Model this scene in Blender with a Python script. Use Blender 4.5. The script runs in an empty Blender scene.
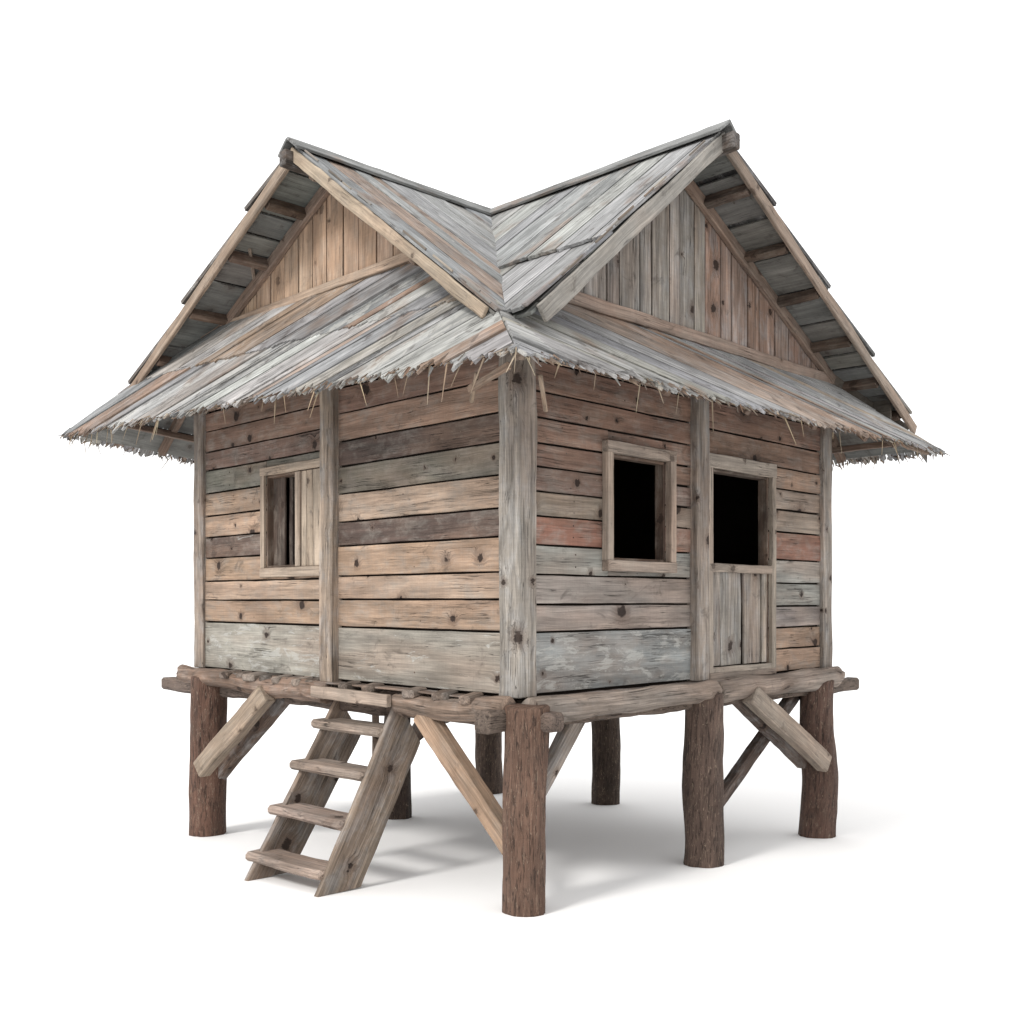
import bpy, math, random
from mathutils import Vector, noise
random.seed(7)
R = random.Random(11)
scn = bpy.context.scene
col = scn.collection
ALB=.625; WORLD=1.46; KEY=1.02
CZ = 2.085                      # eye height
def P(a, b, z): return Vector((b, a, z))   # a runs back-left along one wall, b back-right along the other

# ------------------------------------------------------------------ mesh builder
class MB:
    def __init__(s): s.v=[]; s.f=[]; s.t=[]; s.g=[]; s.p=[]
    def add(s, v, f, t, g, p):
        n=len(s.v); s.v+=v; s.f+=[tuple(i+n for i in q) for q in f]; s.t+=t; s.g+=g; s.p+=p
    def plank(s, p0, p1, wd, w, t, tint, peel=0.0, ch=0.004, jw=0.003, jt=0.0015, seg=0.12, bow=0.0, w1=None, twist=0.0):
        """chamfered board from p0 to p1; wd = width direction"""
        p0=Vector(p0); p1=Vector(p1); d=(p1-p0); L=d.length; d.normalize()
        wd=Vector(wd); wd=(wd-d*wd.dot(d)).normalized(); td=d.cross(wd).normalized()
        n=max(2,int(L/seg)); r=Vector((R.random()*90,R.random()*90,R.random()*90))
        if w1 is None: w1=w
        ch=min(ch,w*.3,t*.3)
        st=[0.0, ch*0.8]+[L*i/n for i in range(1,n)]+[L-ch*0.8, L]
        V=[];G=[]
        for i,x in enumerate(st):
            k=x/L; ww=(w+(w1-w)*k)
            e=(ch*0.8 if i in (0,len(st)-1) else 0)
            nw1=noise.noise(Vector((x*2.3,0,0))+r)*jw*2+noise.noise(Vector((x*9,3,0))+r)*jw
            nw2=noise.noise(Vector((x*2.3,7,0))+r)*jw*2+noise.noise(Vector((x*9,9,0))+r)*jw
            nt=noise.noise(Vector((x*2.0,0,5))+r)*jt*2
            hi=ww/2+nw1-e; lo=-ww/2+nw2+e; a=t/2+nt-e; b=-t/2+nt*0.5+e
            bw=math.sin(k*math.pi)*bow; tw=twist*(k-.5)
            sec=[(lo+ch,b),(hi-ch,b),(hi,b+ch),(hi,a-ch),(hi-ch,a),(lo+ch,a),(lo,a-ch),(lo,b+ch)]
            for (u,q) in sec:
                uu=u*math.cos(tw)-q*math.sin(tw); qq=u*math.sin(tw)+q*math.cos(tw)
                V.append(p0+d*x+wd*(uu+bw)+td*qq)
                G.append((x+r.x, u+r.y, q+r.z))
        F=[]
        m=len(st)
        for i in range(m-1):
            for j in range(8):
                j2=(j+1)%8
                F.append((i*8+j, i*8+j2, (i+1)*8+j2, (i+1)*8+j))
        F.append(tuple(range(7,-1,-1))); F.append(tuple((m-1)*8+j for j in range(8)))
        s.add(V,F,[tint]*len(V),G,[peel]*len(V))
    def log(s, p0, p1, r0, r1, tint, peel=0.0, ns=20, seg=0.05, rough=0.006, bend=0.0, sq=0.0, ends=0.012):
        p0=Vector(p0); p1=Vector(p1); d=p1-p0; L=d.length; d.normalize()
        x=d.orthogonal().normalized() if abs(d.z)<.9 else Vector((1,0,0)); x=(x-d*x.dot(d)).normalized(); y=d.cross(x)
        rr=Vector((R.random()*90,R.random()*90,R.random()*90)); n=max(3,int(L/seg))
        st=[0.0]+[ends+(L-2*ends)*i/n for i in range(n+1)]+[L]
        V=[];G=[];F=[]
        for i,l in enumerate(st):
            k=l/L; rad=r0+(r1-r0)*k
            if i in (0,len(st)-1): rad-=ends
            c=p0+d*l+x*(noise.noise(Vector((l*1.1,0,0))+rr)*bend)+y*(noise.noise(Vector((l*1.1,5,0))+rr)*bend)
            for j in range(ns):
                th=2*math.pi*j/ns
                cx,sy=math.cos(th),math.sin(th)
                q=rad*(1+sq*abs(math.sin(2*th)))
                q+=noise.noise(Vector((l*1.6,cx*1.2,sy*1.2))+rr)*rough*2.2
                q+=noise.noise(Vector((l*3.5,cx*5,sy*5))+rr)*rough
                q+=(abs(noise.noise(Vector((l*2.2,cx*11,sy*11))+rr)))*-rough*1.3
                V.append(c+x*(cx*q)+y*(sy*q)); G.append((l+rr.x, th*rad+rr.y, rr.z))
        m=len(st)
        for i in range(m-1):
            for j in range(ns):
                j2=(j+1)%ns
                F.append((i*ns+j,i*ns+j2,(i+1)*ns+j2,(i+1)*ns+j))
        F.append(tuple(range(ns-1,-1,-1))); F.append(tuple((m-1)*ns+j for j in range(ns)))
        s.add(V,F,[tint]*len(V),G,[peel]*len(V))
    def slab(s, poly, zf, nrm, h0, th, tint, gdir, peel=0.0, rag=None, ragamp=0.015, ragstep=0.03):
        """poly: plan polygon [(a,b)], zf(a,b) height; h0(a,b): offset along normal; th thickness downwards"""
        if len(poly)<3: return
        pts=[]
        n=len(poly)
        for i in range(n):
            p=poly[i]; q=poly[(i+1)%n]; pts.append(p)
            if rag:
                for (l0,l1) in rag:
                    if ldist(p,l0,l1)<2e-3 and ldist(q,l0,l1)<2e-3:
                        L=math.hypot(q[0]-p[0],q[1]-p[1]); k=int(L/ragstep)
                        nx,ny=(l1[1]-l0[1]),-(l1[0]-l0[0]); nl=math.hypot(nx,ny); nx/=nl; ny/=nl
                        for j in range(1,k):
                            t=(j+R.uniform(-.35,.35))/k; xx=p[0]+p[1]+(q[0]-p[0]+q[1]-p[1])*t; o=R.uniform(-ragamp,ragamp)*(1.7 if R.random()<.15 else .8)+noise.noise(Vector((xx*2.6,3,1)))*ragamp*1.2
                            pts.append((p[0]+(q[0]-p[0])*t+nx*o, p[1]+(q[1]-p[1])*t+ny*o))
                        break
        r=Vector((R.random()*90,R.random()*90,R.random()*90))
        V=[];G=[]
        for lay in (0,1):
            for (a,b) in pts:
                v=P(a,b,zf(a,b))+nrm*(h0(a,b)-(th if lay else 0)); V.append(v)
                x=a*gdir[0]+b*gdir[1]; y=-a*gdir[1]+b*gdir[0]
                G.append((x*1.2+r.x,y*1.1+r.y,r.z+lay*th))
        k=len(pts)
        area=sum(pts[i][0]*pts[(i+1)%k][1]-pts[(i+1)%k][0]*pts[i][1] for i in range(k))
        top=tuple(range(k)) ; bot=tuple(range(2*k-1,k-1,-1))
        F=[top,bot]+[(i,i+k,(i+1)%k+k,(i+1)%k) for i in range(k)]
        if area>0: F=[tuple(reversed(f)) for f in F]
        s.add(V,F,[tint]*len(V),G,[peel]*len(V))
    def spike(s, base, d, L, w, tint, droop=0.0):
        d=d.normalized(); sd=d.cross(Vector((R.uniform(-1,1),R.uniform(-1,1),R.uniform(-1,1)))).normalized(); ud=d.cross(sd)
        V=[];G=[];F=[];n=1 if L<.09 else 3
        r=R.random()*50
        for i in range(n+1):
            k=i/n; c=base+d*L*k+Vector((0,0,-droop*k*k)); ww=w*(1-.75*k)
            for j in range(3):
                th=j*2.094
                V.append(c+sd*math.cos(th)*ww+ud*math.sin(th)*ww); G.append((r+L*k,j*.01,r))
        for i in range(n):
            for j in range(3): F.append((i*3+j,i*3+(j+1)%3,(i+1)*3+(j+1)%3,(i+1)*3+j))
        F.append((2,1,0)); F.append((n*3,n*3+1,n*3+2))
        s.add(V,F,[tint]*len(V),G,[0]*len(V))
    def build(s, name, mat, parent=None, smooth=False, label=None):
        me=bpy.data.meshes.new(name); me.from_pydata([tuple(v) for v in s.v],[],s.f)
        for nm,ty in (('tint','FLOAT_COLOR'),('gco','FLOAT_VECTOR'),('peel','FLOAT')): me.attributes.new(nm,ty,'POINT')
        me.attributes['tint'].data.foreach_set('color',[c for t in s.t for c in (t[0],t[1],t[2],1.0)])
        me.attributes['gco'].data.foreach_set('vector',[c for g in s.g for c in g])
        me.attributes['peel'].data.foreach_set('value',[float(x) for x in s.p])
        me.materials.append(mat); me.update()
        if smooth:
            me.polygons.foreach_set('use_smooth',[True]*len(me.polygons))
        o=bpy.data.objects.new(name,me); col.objects.link(o)
        if parent: o.parent=parent
        if label: o['label']=label
        return o

def ldist(p,a,b):
    dx,dy=b[0]-a[0],b[1]-a[1]
    return abs((p[0]-a[0])*dy-(p[1]-a[1])*dx)/math.hypot(dx,dy)
def clip(poly, f):
    """keep f(a,b)>=0"""
    out=[];n=len(poly)
    for i in range(n):
        p=poly[i];q=poly[(i+1)%n];fp=f(*p);fq=f(*q)
        if fp>=0: out.append(p)
        if (fp>=0)!=(fq>=0):
            t=fp/(fp-fq); out.append((p[0]+(q[0]-p[0])*t,p[1]+(q[1]-p[1])*t))
    return out
def plane(p,q,r):
    """p,q,r = (a,b,z); returns zf, normal (up)"""
    p,q,r=P(*p),P(*q),P(*r); n=(q-p).cross(r-p).normalized()
    if n.z<0: n=-n
    def zf(a,b): return p.z-((b-p.x)*n.x+(a-p.y)*n.y)/n.z
    return zf,n
def vary(c, amt=.12):
    k=1+R.uniform(-amt,amt); return tuple(max(.005,x*k*(1+R.uniform(-amt,amt)*.25)) for x in c)

# ------------------------------------------------------------------ materials
def nt_new(name):
    m=bpy.data.materials.new(name); m.use_nodes=True; nt=m.node_tree; nt.nodes.clear(); return m,nt
def wood(name, grain=1.0, knots=1.0, bump=0.5, rough=.8, grey=(.33,.33,.32), greyamt=.35, fleck=(.55,.47,.38), fleckamt=.0, bark=False, crack=1.0):
    m,nt=nt_new(name); N=nt.nodes; L=nt.links
    def nd(t,**k):
        n=N.new(t)
        for a,b in k.items(): setattr(n,a,b)
        return n
    def mth(op,a,b=None,c=None,clamp=False):
        n=nd('ShaderNodeMath',operation=op,use_clamp=clamp)
        for i,x in enumerate((a,b,c)):
            if x is None: continue
            if isinstance(x,(int,float)): n.inputs[i].default_value=x
            else: L.new(x,n.inputs[i])
        return n.outputs[0]
    def vscale(src,sx,sy,sz):
        n=nd('ShaderNodeVectorMath',operation='MULTIPLY'); L.new(src,n.inputs[0]); n.inputs[1].default_value=(sx,sy,sz); return n.outputs[0]
    def noi(vec,scale=1,detail=4,rough_=.6,dist=0.0):
        n=nd('ShaderNodeTexNoise'); L.new(vec,n.inputs['Vector']); n.inputs['Scale'].default_value=scale; n.inputs['Detail'].default_value=detail
        n.inputs['Roughness'].default_value=rough_; n.inputs['Distortion'].default_value=dist; return n.outputs[0]
    def ramp(fac,lo,hi,smooth=True):
        n=nd('ShaderNodeMapRange'); n.interpolation_type='SMOOTHSTEP' if smooth else 'LINEAR'
        L.new(fac,n.inputs[0]); n.inputs[1].default_value=lo; n.inputs[2].default_value=hi; n.inputs[3].default_value=0; n.inputs[4].default_value=1; return n.outputs[0]
    def mix(fac,a,b,mode='MIX'):
        n=nd('ShaderNodeMix',data_type='RGBA',blend_type=mode)
        if isinstance(fac,(int,float)): n.inputs[0].default_value=fac
        else: L.new(fac,n.inputs[0])
        for i,x in ((6,a),(7,b)):
            if isinstance(x,tuple): n.inputs[i].default_value=(*x,1)
            else: L.new(x,n.inputs[i])
        return n.outputs[2]
    tint=nd('ShaderNodeAttribute',attribute_name='tint').outputs['Color']
    g=nd('ShaderNodeAttribute',attribute_name='gco').outputs['Vector']
    peel=nd('ShaderNodeAttribute',attribute_name='peel').outputs['Fac']
    # knots
    vo=nd('ShaderNodeTexVoronoi',voronoi_dimensions='2D'); sx=nd('ShaderNodeSeparateXYZ'); L.new(g,sx.inputs[0]); kc=nd('ShaderNodeCombineXYZ'); L.new(mth('MULTIPLY',sx.outputs[0],2.9),kc.inputs[0]); L.new(mth('MULTIPLY',mth('ADD',sx.outputs[1],sx.outputs[2]),3.3),kc.inputs[1])
    L.new(kc.outputs[0],vo.inputs['Vector']); vo.inputs['Scale'].default_value=1; vo.inputs['Randomness'].default_value=1
    sep=nd('ShaderNodeSeparateColor'); L.new(vo.outputs['Color'],sep.inputs[0])
    on=ramp(sep.outputs[0],.55,.6); kr=mth('MULTIPLY_ADD',mth('POWER',sep.outputs[1],1.6),.11,.036)
    wob=noi(vscale(g,22,9,9),1,5,.7); dd=mth('ADD',vo.outputs['Distance'],mth('MULTIPLY_ADD',wob,.30,-.15))
    kn=mth('MULTIPLY',mth('SUBTRACT',1.0,ramp(mth('DIVIDE',dd,kr),.75,1.1)),on)
    halo=mth('MULTIPLY',mth('SUBTRACT',1.0,ramp(mth('DIVIDE',dd,kr),.8,3.2)),on)
    # warp grain around the knots
    wv=nd('ShaderNodeVectorMath',operation='MULTIPLY_ADD')
    cmb=nd('ShaderNodeCombineXYZ'); L.new(halo,cmb.inputs[0]); L.new(halo,cmb.inputs[1]); L.new(halo,cmb.inputs[2])
    L.new(cmb.outputs[0],wv.inputs[0]); wv.inputs[1].default_value=(0,.035*knots,.0); L.new(g,wv.inputs[2]); gw=wv.outputs[0]
    low=noi(g,2.2,2)
    wv2=nd('ShaderNodeVectorMath',operation='MULTIPLY_ADD'); cm2=nd('ShaderNodeCombineXYZ'); L.new(low,cm2.inputs[1]); L.new(cm2.outputs[0],wv2.inputs[0]); wv2.inputs[1].default_value=(0,.03,0); L.new(gw,wv2.inputs[2]); gw=wv2.outputs[0]
    fine=noi(vscale(gw,3.0,150,150),1,5,.65)
    med=noi(vscale(gw,1.1,34,34),1,5,.6,.6)
    broad=noi(vscale(g,1.6,7,7),1,4,.6)
    blot=noi(vscale(g,5,9,9),1,6,.68,.3)
    sawn=noi(vscale(g,60,6,6),1,3,.6)
    c=tint
    val=mth('MULTIPLY_ADD',fine,.9*grain,1-.45*grain)
    val=mth('MULTIPLY',val,mth('MULTIPLY_ADD',med,.9*grain,1-.45*grain))
    val=mth('MULTIPLY',val,mth('MULTIPLY_ADD',broad,1.1,.45))
    val=mth('MULTIPLY',val,mth('MULTIPLY_ADD',sawn,.16,.92))
    c=mix(mth('MULTIPLY',ramp(blot,.42,.68),greyamt),c,grey)
    # soft warm/cool drift
    drift=noi(vscale(g,.9,3.1,3.1),1,3,.5)
    c=mix(mth('MULTIPLY',ramp(drift,.4,.7),.35),c,(.34,.21,.14))if not (bark or name.startswith(('weathered','roof'))) else c
    val=mth('MULTIPLY',mth('POWER',val,1.45),1.02)
    if name.startswith('weathered'): c=mix(mth('MULTIPLY',ramp(noi(vscale(g,1.1,2.0,2.0),1,5,.6),.56,.68),.6),c,(.29,.19,.13))
    cc=nd('ShaderNodeCombineColor'); [L.new(val,cc.inputs[i]) for i in range(3)]
    c=mix(1.0,c,cc.outputs[0],'MULTIPLY')
    # peeling pale paint
    pm=noi(vscale(g,3.2,11,11),1,8,.72,.5)
    pmask=ramp(mth('ADD',pm,mth('MULTIPLY_ADD',peel,.32,-.27)),.50,.56)
    pmask=mth('MULTIPLY',pmask,ramp(peel,.02,.1))
    pmask=mth('MULTIPLY',pmask,mth('MULTIPLY_ADD',fine,1.4,.1),None,True)
    c=mix(mth('MULTIPLY',pmask,.7),c,(.62,.61,.57))
    # dark weather stains
    stn=noi(vscale(g,4.1,6.3,6.3),1,5,.7,.8)
    c=mix(mth('MULTIPLY',ramp(stn,.56,.74),.6),c,(.07,.055,.045))
    # short pale scratches
    scr=noi(vscale(g,16,70,70),1,3,.6,1.2)
    c=mix(mth('MULTIPLY',ramp(scr,.70,.76),.5+fleckamt*.5),c,fleck)
    # knots, cracks
    c=mix(mth('MULTIPLY',halo,.5*knots),c,(.13,.075,.05))
    c=mix(mth('MULTIPLY',kn,.95*knots,None,True),c,mix(wob,(.010,.006,.005),(.055,.03,.02)))
    ck=noi(vscale(gw,.9,46,46),1,3,.5,.25)
    lo=noi(vscale(g,2.1,5,5),1,2)
    cm=mth('MULTIPLY',mth('SUBTRACT',1.0,ramp(mth('ABSOLUTE',mth('SUBTRACT',ck,.5)),.0,.014)),ramp(lo,.5,.62))
    c=mix(mth('MULTIPLY',cm,.8*crack),c,(.03,.022,.018))
    if bark:
        bk=noi(vscale(g,7,42,42),1,6,.7,.8)
        bf=noi(vscale(g,13,55,55),1,6,.75,1.5)
        c=mix(mth('MULTIPLY',ramp(bk,.5,.38),.75),c,(.028,.018,.014))
        c=mix(mth('MULTIPLY',ramp(bf,.56,.66),.8*fleckamt),c,fleck)
    hs=nd('ShaderNodeHueSaturation'); hs.inputs['Saturation'].default_value=.95; hs.inputs['Value'].default_value=ALB; L.new(c,hs.inputs['Color']); c=hs.outputs[0]
    b=nd('ShaderNodeBsdfPrincipled'); L.new(c,b.inputs['Base Color'])
    L.new(mth('MULTIPLY_ADD',fine,.2,rough-.1),b.inputs['Roughness']); b.inputs['Specular IOR Level'].default_value=.25
    h=mth('ADD',mth('MULTIPLY',fine,.5),mth('MULTIPLY',med,.8))
    h=mth('SUBTRACT',h,mth('MULTIPLY',cm,1.2)); h=mth('SUBTRACT',h,mth('MULTIPLY',kn,.6))
    h=mth('ADD',h,mth('MULTIPLY',pmask,.25))
    if bark: h=mth('ADD',h,mth('MULTIPLY',bk,3.0))
    bp=nd('ShaderNodeBump'); bp.inputs['Strength'].default_value=bump; bp.inputs['Distance'].default_value=.006; L.new(h,bp.inputs['Height']); L.new(bp.outputs[0],b.inputs['Normal'])
    o=nd('ShaderNodeOutputMaterial'); L.new(b.outputs[0],o.inputs[0])
    return m
M_wall=wood('wall_boards',grain=.95,knots=1,bump=.9,greyamt=.5,grey=(.33,.30,.265))
M_post=wood('post_wood',grain=1.5,knots=.95,bump=1.0,greyamt=.5,grey=(.37,.37,.37))
M_roof=wood('weathered_roof_boards',grain=1.4,knots=.35,bump=1.0,greyamt=.3,grey=(.46,.46,.46),crack=1.0,fleckamt=.4)
M_under=wood('roof_lining_boards',grain=.8,knots=.4,bump=.4,greyamt=.3,grey=(.25,.25,.23))
M_trim=wood('trim_wood',grain=1.1,knots=.6,bump=.7,greyamt=.3,grey=(.42,.37,.31))
M_bark=wood('rough_log',grain=.6,knots=.3,bump=1.0,greyamt=.25,grey=(.20,.135,.10),fleck=(.44,.33,.24),fleckamt=1.0,bark=True)
M_beam=wood('peeled_log',grain=1.4,knots=.8,bump=1.0,greyamt=.5,grey=(.34,.30,.27),fleck=(.45,.38,.31),fleckamt=.6)
M_straw=wood('straw',grain=.5,knots=0,bump=.1,greyamt=.1,crack=0)
m,nt=nt_new('interior_shade_black'); b=nt.nodes.new('ShaderNodeBsdfPrincipled'); b.inputs['Base Color'].default_value=(.012,.009,.008,1); b.inputs['Roughness'].default_value=.95; b.inputs['Specular IOR Level'].default_value=.05  # near-black base colour stands in for the deep shade inside the room
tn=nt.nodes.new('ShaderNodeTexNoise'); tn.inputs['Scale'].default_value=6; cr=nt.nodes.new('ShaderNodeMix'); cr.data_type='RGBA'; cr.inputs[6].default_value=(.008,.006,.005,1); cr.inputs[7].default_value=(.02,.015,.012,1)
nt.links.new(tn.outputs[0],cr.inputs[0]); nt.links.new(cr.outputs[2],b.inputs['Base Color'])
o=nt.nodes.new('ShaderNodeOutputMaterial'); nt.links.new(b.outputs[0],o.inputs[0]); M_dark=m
m,nt=nt_new('white_floor'); b=nt.nodes.new('ShaderNodeBsdfPrincipled'); b.inputs['Roughness'].default_value=.9; b.inputs['Specular IOR Level'].default_value=.1
tc=nt.nodes.new('ShaderNodeTexCoord'); tn=nt.nodes.new('ShaderNodeTexNoise'); tn.inputs['Scale'].default_value=.4; nt.links.new(tc.outputs['Object'],tn.inputs['Vector'])
cr=nt.nodes.new('ShaderNodeMix'); cr.data_type='RGBA'; cr.inputs[6].default_value=(.86,.855,.85,1); cr.inputs[7].default_value=(.88,.875,.87,1)
nt.links.new(tn.outputs[0],cr.inputs[0]); nt.links.new(cr.outputs[2],b.inputs['Base Color'])
o=nt.nodes.new('ShaderNodeOutputMaterial'); nt.links.new(b.outputs[0],o.inputs[0]); M_ground=m

# ------------------------------------------------------------------ palette (real surface colours)
TAN=(.39,.27,.185); OR=(.39,.265,.18); LT=(.45,.33,.24); BR=(.245,.15,.11); BR2=(.215,.14,.11); GRN=(.19,.185,.15); PUR=(.12,.083,.070)
GB=(.42,.39,.34); GB2=(.34,.31,.265); RB=(.255,.145,.105); RED=(.30,.145,.10); GG=(.32,.315,.285); GP=(.35,.30,.265); BG=(.315,.325,.325); GT=(.33,.265,.21)
POST=(.33,.265,.215); TRIM=(.40,.31,.24); LOG=(.14,.075,.052); BEAM=(.33,.235,.185); GREY=(.29,.295,.295)

# ------------------------------------------------------------------ the ground
SL=.057; Y0=6.62
def gz(depth): return .02-SL*(depth-Y0)
gm=bpy.data.meshes.new('ground')
ys=[-12,0,6,12,20,40,90]; xs=[-60,-20,-6,0,6,20,60]
gm.from_pydata([(x,y,gz(y)) for y in ys for x in xs],[],[(j*7+i,j*7+i+1,(j+1)*7+i+1,(j+1)*7+i) for j in range(6) for i in range(6)])
gm.materials.append(M_ground); g_o=bpy.data.objects.new('ground',gm); col.objects.link(g_o); g_o['kind']='structure'

# ------------------------------------------------------------------ the house
HX,HY=.04,6.87
house=bpy.data.objects.new('stilt_house',None); col.objects.link(house); house.location=(HX,HY,0); house.rotation_euler=(0,0,math.radians(45))
house['label']='weathered grey and brown plank hut with crossed gable roofs, raised on thick log stilts'; house['category']='hut'
def depth(a,b): return HY+.7071*(a+b)
def gnd(a,b): return gz(depth(a,b))
A1,B1=4.38,4.27            # wall lengths
Z0=1.425                   # foot of the walls
up=Vector((0,0,1))

def rows_minus(rows, u0,u1, holes):
    """rows: list of (z0,z1,tint,peel). Returns rectangles (u0,u1,z0,z1,tint,peel) outside the holes"""
    out=[]
    for (z0,z1,t,p) in rows:
        rc=[(u0,u1,z0,z1)]
        for (h0,h1,g0,g1) in holes:
            nr=[]
            for (a,b,c,d) in rc:
                if b<=h0 or a>=h1 or d<=g0 or c>=g1: nr.append((a,b,c,d)); continue
                if c<g0: nr.append((max(a,h0),min(b,h1),c,g0))
                if d>g1: nr.append((max(a,h0),min(b,h1),g1,d))
                if a<h0: nr.append((a,h0,c,d))
                if b>h1: nr.append((h1,b,c,d))
            rc=nr
        for r in rc:
            if r[1]-r[0]>.03 and r[3]-r[2]>.02: out.append((*r,t,p))
    return out
def mkrows(zs,cols):
    return [(zs[i+1],zs[i],cols[i][0],cols[i][1]) for i in range(len(zs)-1)]
def face(side,u,off,z):
    """side 0: left wall (u=a, outwards -b); 1: right wall (u=b, outwards -a); 2: back-left (u=b at a=A1); 3: back-right (u=a at b=B1)"""
    return [P(u,-off,z),P(-off,u,z),P(A1+off,u,z),P(u,B1+off,z)][side]
def wall_boards(mb,side,bays,holes):
    for (u0,u1,zs,cols) in bays:
        for (a,b,c,d,t,p) in rows_minus(mkrows(zs,cols),u0,u1,holes):
            off=R.uniform(-.003,.004); h=(d-c)-R.uniform(.012,.018)
            mb.plank(face(side,a,off,(c+d)/2-.001),face(side,b,off+R.uniform(-.002,.002),(c+d)/2+R.uniform(-.002,.002)),up,h,.028,vary(t,.06),p,ch=.004,jw=.0022,jt=.002)
            for e in (a+R.uniform(.04,.07),b-R.uniform(.04,.07),a+(b-a)*R.uniform(.4,.6)):
                for zn in ((c+d)/2-h*.25,(c+d)/2+h*.25):
                    if b-a>.5 and R.random()<.45:
                        zq=zn+R.uniform(-.01,.01); mb.plank(face(side,e,off+.006,zq),face(side,e,off+.0165,zq),up,.011,.011,(.03,.02,.017),0,ch=.003,jw=0,jt=0,seg=1)
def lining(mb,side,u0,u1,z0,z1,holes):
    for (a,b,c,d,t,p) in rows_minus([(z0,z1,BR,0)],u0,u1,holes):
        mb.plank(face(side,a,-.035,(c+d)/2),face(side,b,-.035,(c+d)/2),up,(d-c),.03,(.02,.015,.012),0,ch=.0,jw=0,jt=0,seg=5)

WL=(2.27,3.155,2.37,3.195)      # left opening (a0,a1,z0,z1)
WR=(.935,1.645,2.38,3.175)        # right window opening
DR=(2.26,3.19,1.47,3.185)      # door opening
bays_l=[(2.14,4.33,[4.12,3.90,3.716,3.516,3.337,3.117,2.897,2.69,2.49,2.264,2.085,1.874,1.43],
         [(BR,0),(BR,0),(BR,.1),(BR2,0),(GRN,.25),(TAN,.15),(TAN,.1),(PUR,.45),(OR,.15),(LT,.2),(OR,.2),(GB,.75)]),
        (.08,2.14,[4.05,3.82,3.61,3.38,3.175,2.95,2.72,2.522,2.278,2.092,1.867,1.43],
         [(RB,0),(BR,0),((.34,.215,.155),.1),(PUR,.15),(GRN,.3),(LT,.3),(PUR,.3),(OR,.15),(LT,.15),(TAN,.2),(GB2,.6)])]
bays_r=[(.08,2.07,[4.0,3.74,3.53,3.347,3.17,3.009,2.838,2.666,2.468,2.261,2.055,1.861,1.435],
         [(RB,0),(RB,0),(RB,0),((.30,.18,.13),0),(BR,0),(BR2,0),(GT,.2),(RED,.15),(GG,.3),(GP,.3),(GP,.35),(BG,.8)]),
        (2.07,4.2,[4.0,3.75,3.515,3.294,3.10,2.91,2.71,2.453,2.24,2.03,1.835,1.64,1.43],
         [(RB,0),(RB,0),(BR,0),((.36,.23,.16),.1),(GT,.2),(GT,.1),(RED,.3),(GG,.3),(GG,.3),((.25,.225,.21),.2),(TAN,.1),(TAN,.1)])]
w=MB(); wall_boards(w,0,bays_l,[WL]); wl=w.build('wall',M_wall,house)
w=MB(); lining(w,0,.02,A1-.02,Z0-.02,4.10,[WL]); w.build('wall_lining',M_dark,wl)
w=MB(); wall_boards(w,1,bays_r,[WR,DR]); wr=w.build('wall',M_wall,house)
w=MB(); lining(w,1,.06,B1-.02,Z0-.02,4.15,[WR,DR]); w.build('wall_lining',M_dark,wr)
zz=[4.1-.222*i for i in range(12)]+[1.43]
for side,U in ((2,B1),(3,A1)):
    w=MB(); wall_boards(w,side,[(.08,U-.08,zz,[(R.choice((BR,TAN,GG,GT,OR)),.2) for _ in range(12)])],[])
    wb=w.build('wall',M_wall,house)
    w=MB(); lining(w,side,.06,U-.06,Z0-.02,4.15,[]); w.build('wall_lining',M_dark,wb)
# floor and loft inside (dark colours stand in for room shade)
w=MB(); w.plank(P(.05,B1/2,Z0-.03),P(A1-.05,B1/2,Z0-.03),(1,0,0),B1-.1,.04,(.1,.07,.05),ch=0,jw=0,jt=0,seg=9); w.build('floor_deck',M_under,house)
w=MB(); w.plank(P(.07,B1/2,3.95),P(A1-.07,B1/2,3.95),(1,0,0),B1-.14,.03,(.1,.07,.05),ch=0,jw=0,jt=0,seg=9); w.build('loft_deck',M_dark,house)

# posts
def post(a,b,z0,z1,wa,wb,tint,name='corner_post',peel=.2):
    m=MB(); m.plank(P(a,b,z0),P(a,b,z1),(1,0,0),wb,wa,tint,peel,ch=.009,jw=.006,jt=.004,seg=.09); return m.build(name,M_post,house)
post(.065,.065,Z0-.005,4.0,.19,.19,(.33,.295,.255))
post(A1-.04,.03,Z0,4.05,.17,.17,POST)
post(.03,B1-.06,Z0,4.0,.17,.17,(.33,.28,.235))
post(A1-.03,B1-.03,Z0,4.0,.16,.16,POST)
post(2.14,-.02,1.345,4.02,.18,.13,(.36,.285,.22),'wall_post')
post(-.02,2.07,Z0-.0,4.0,.13,.175,(.32,.265,.22),'wall_post')

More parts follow.
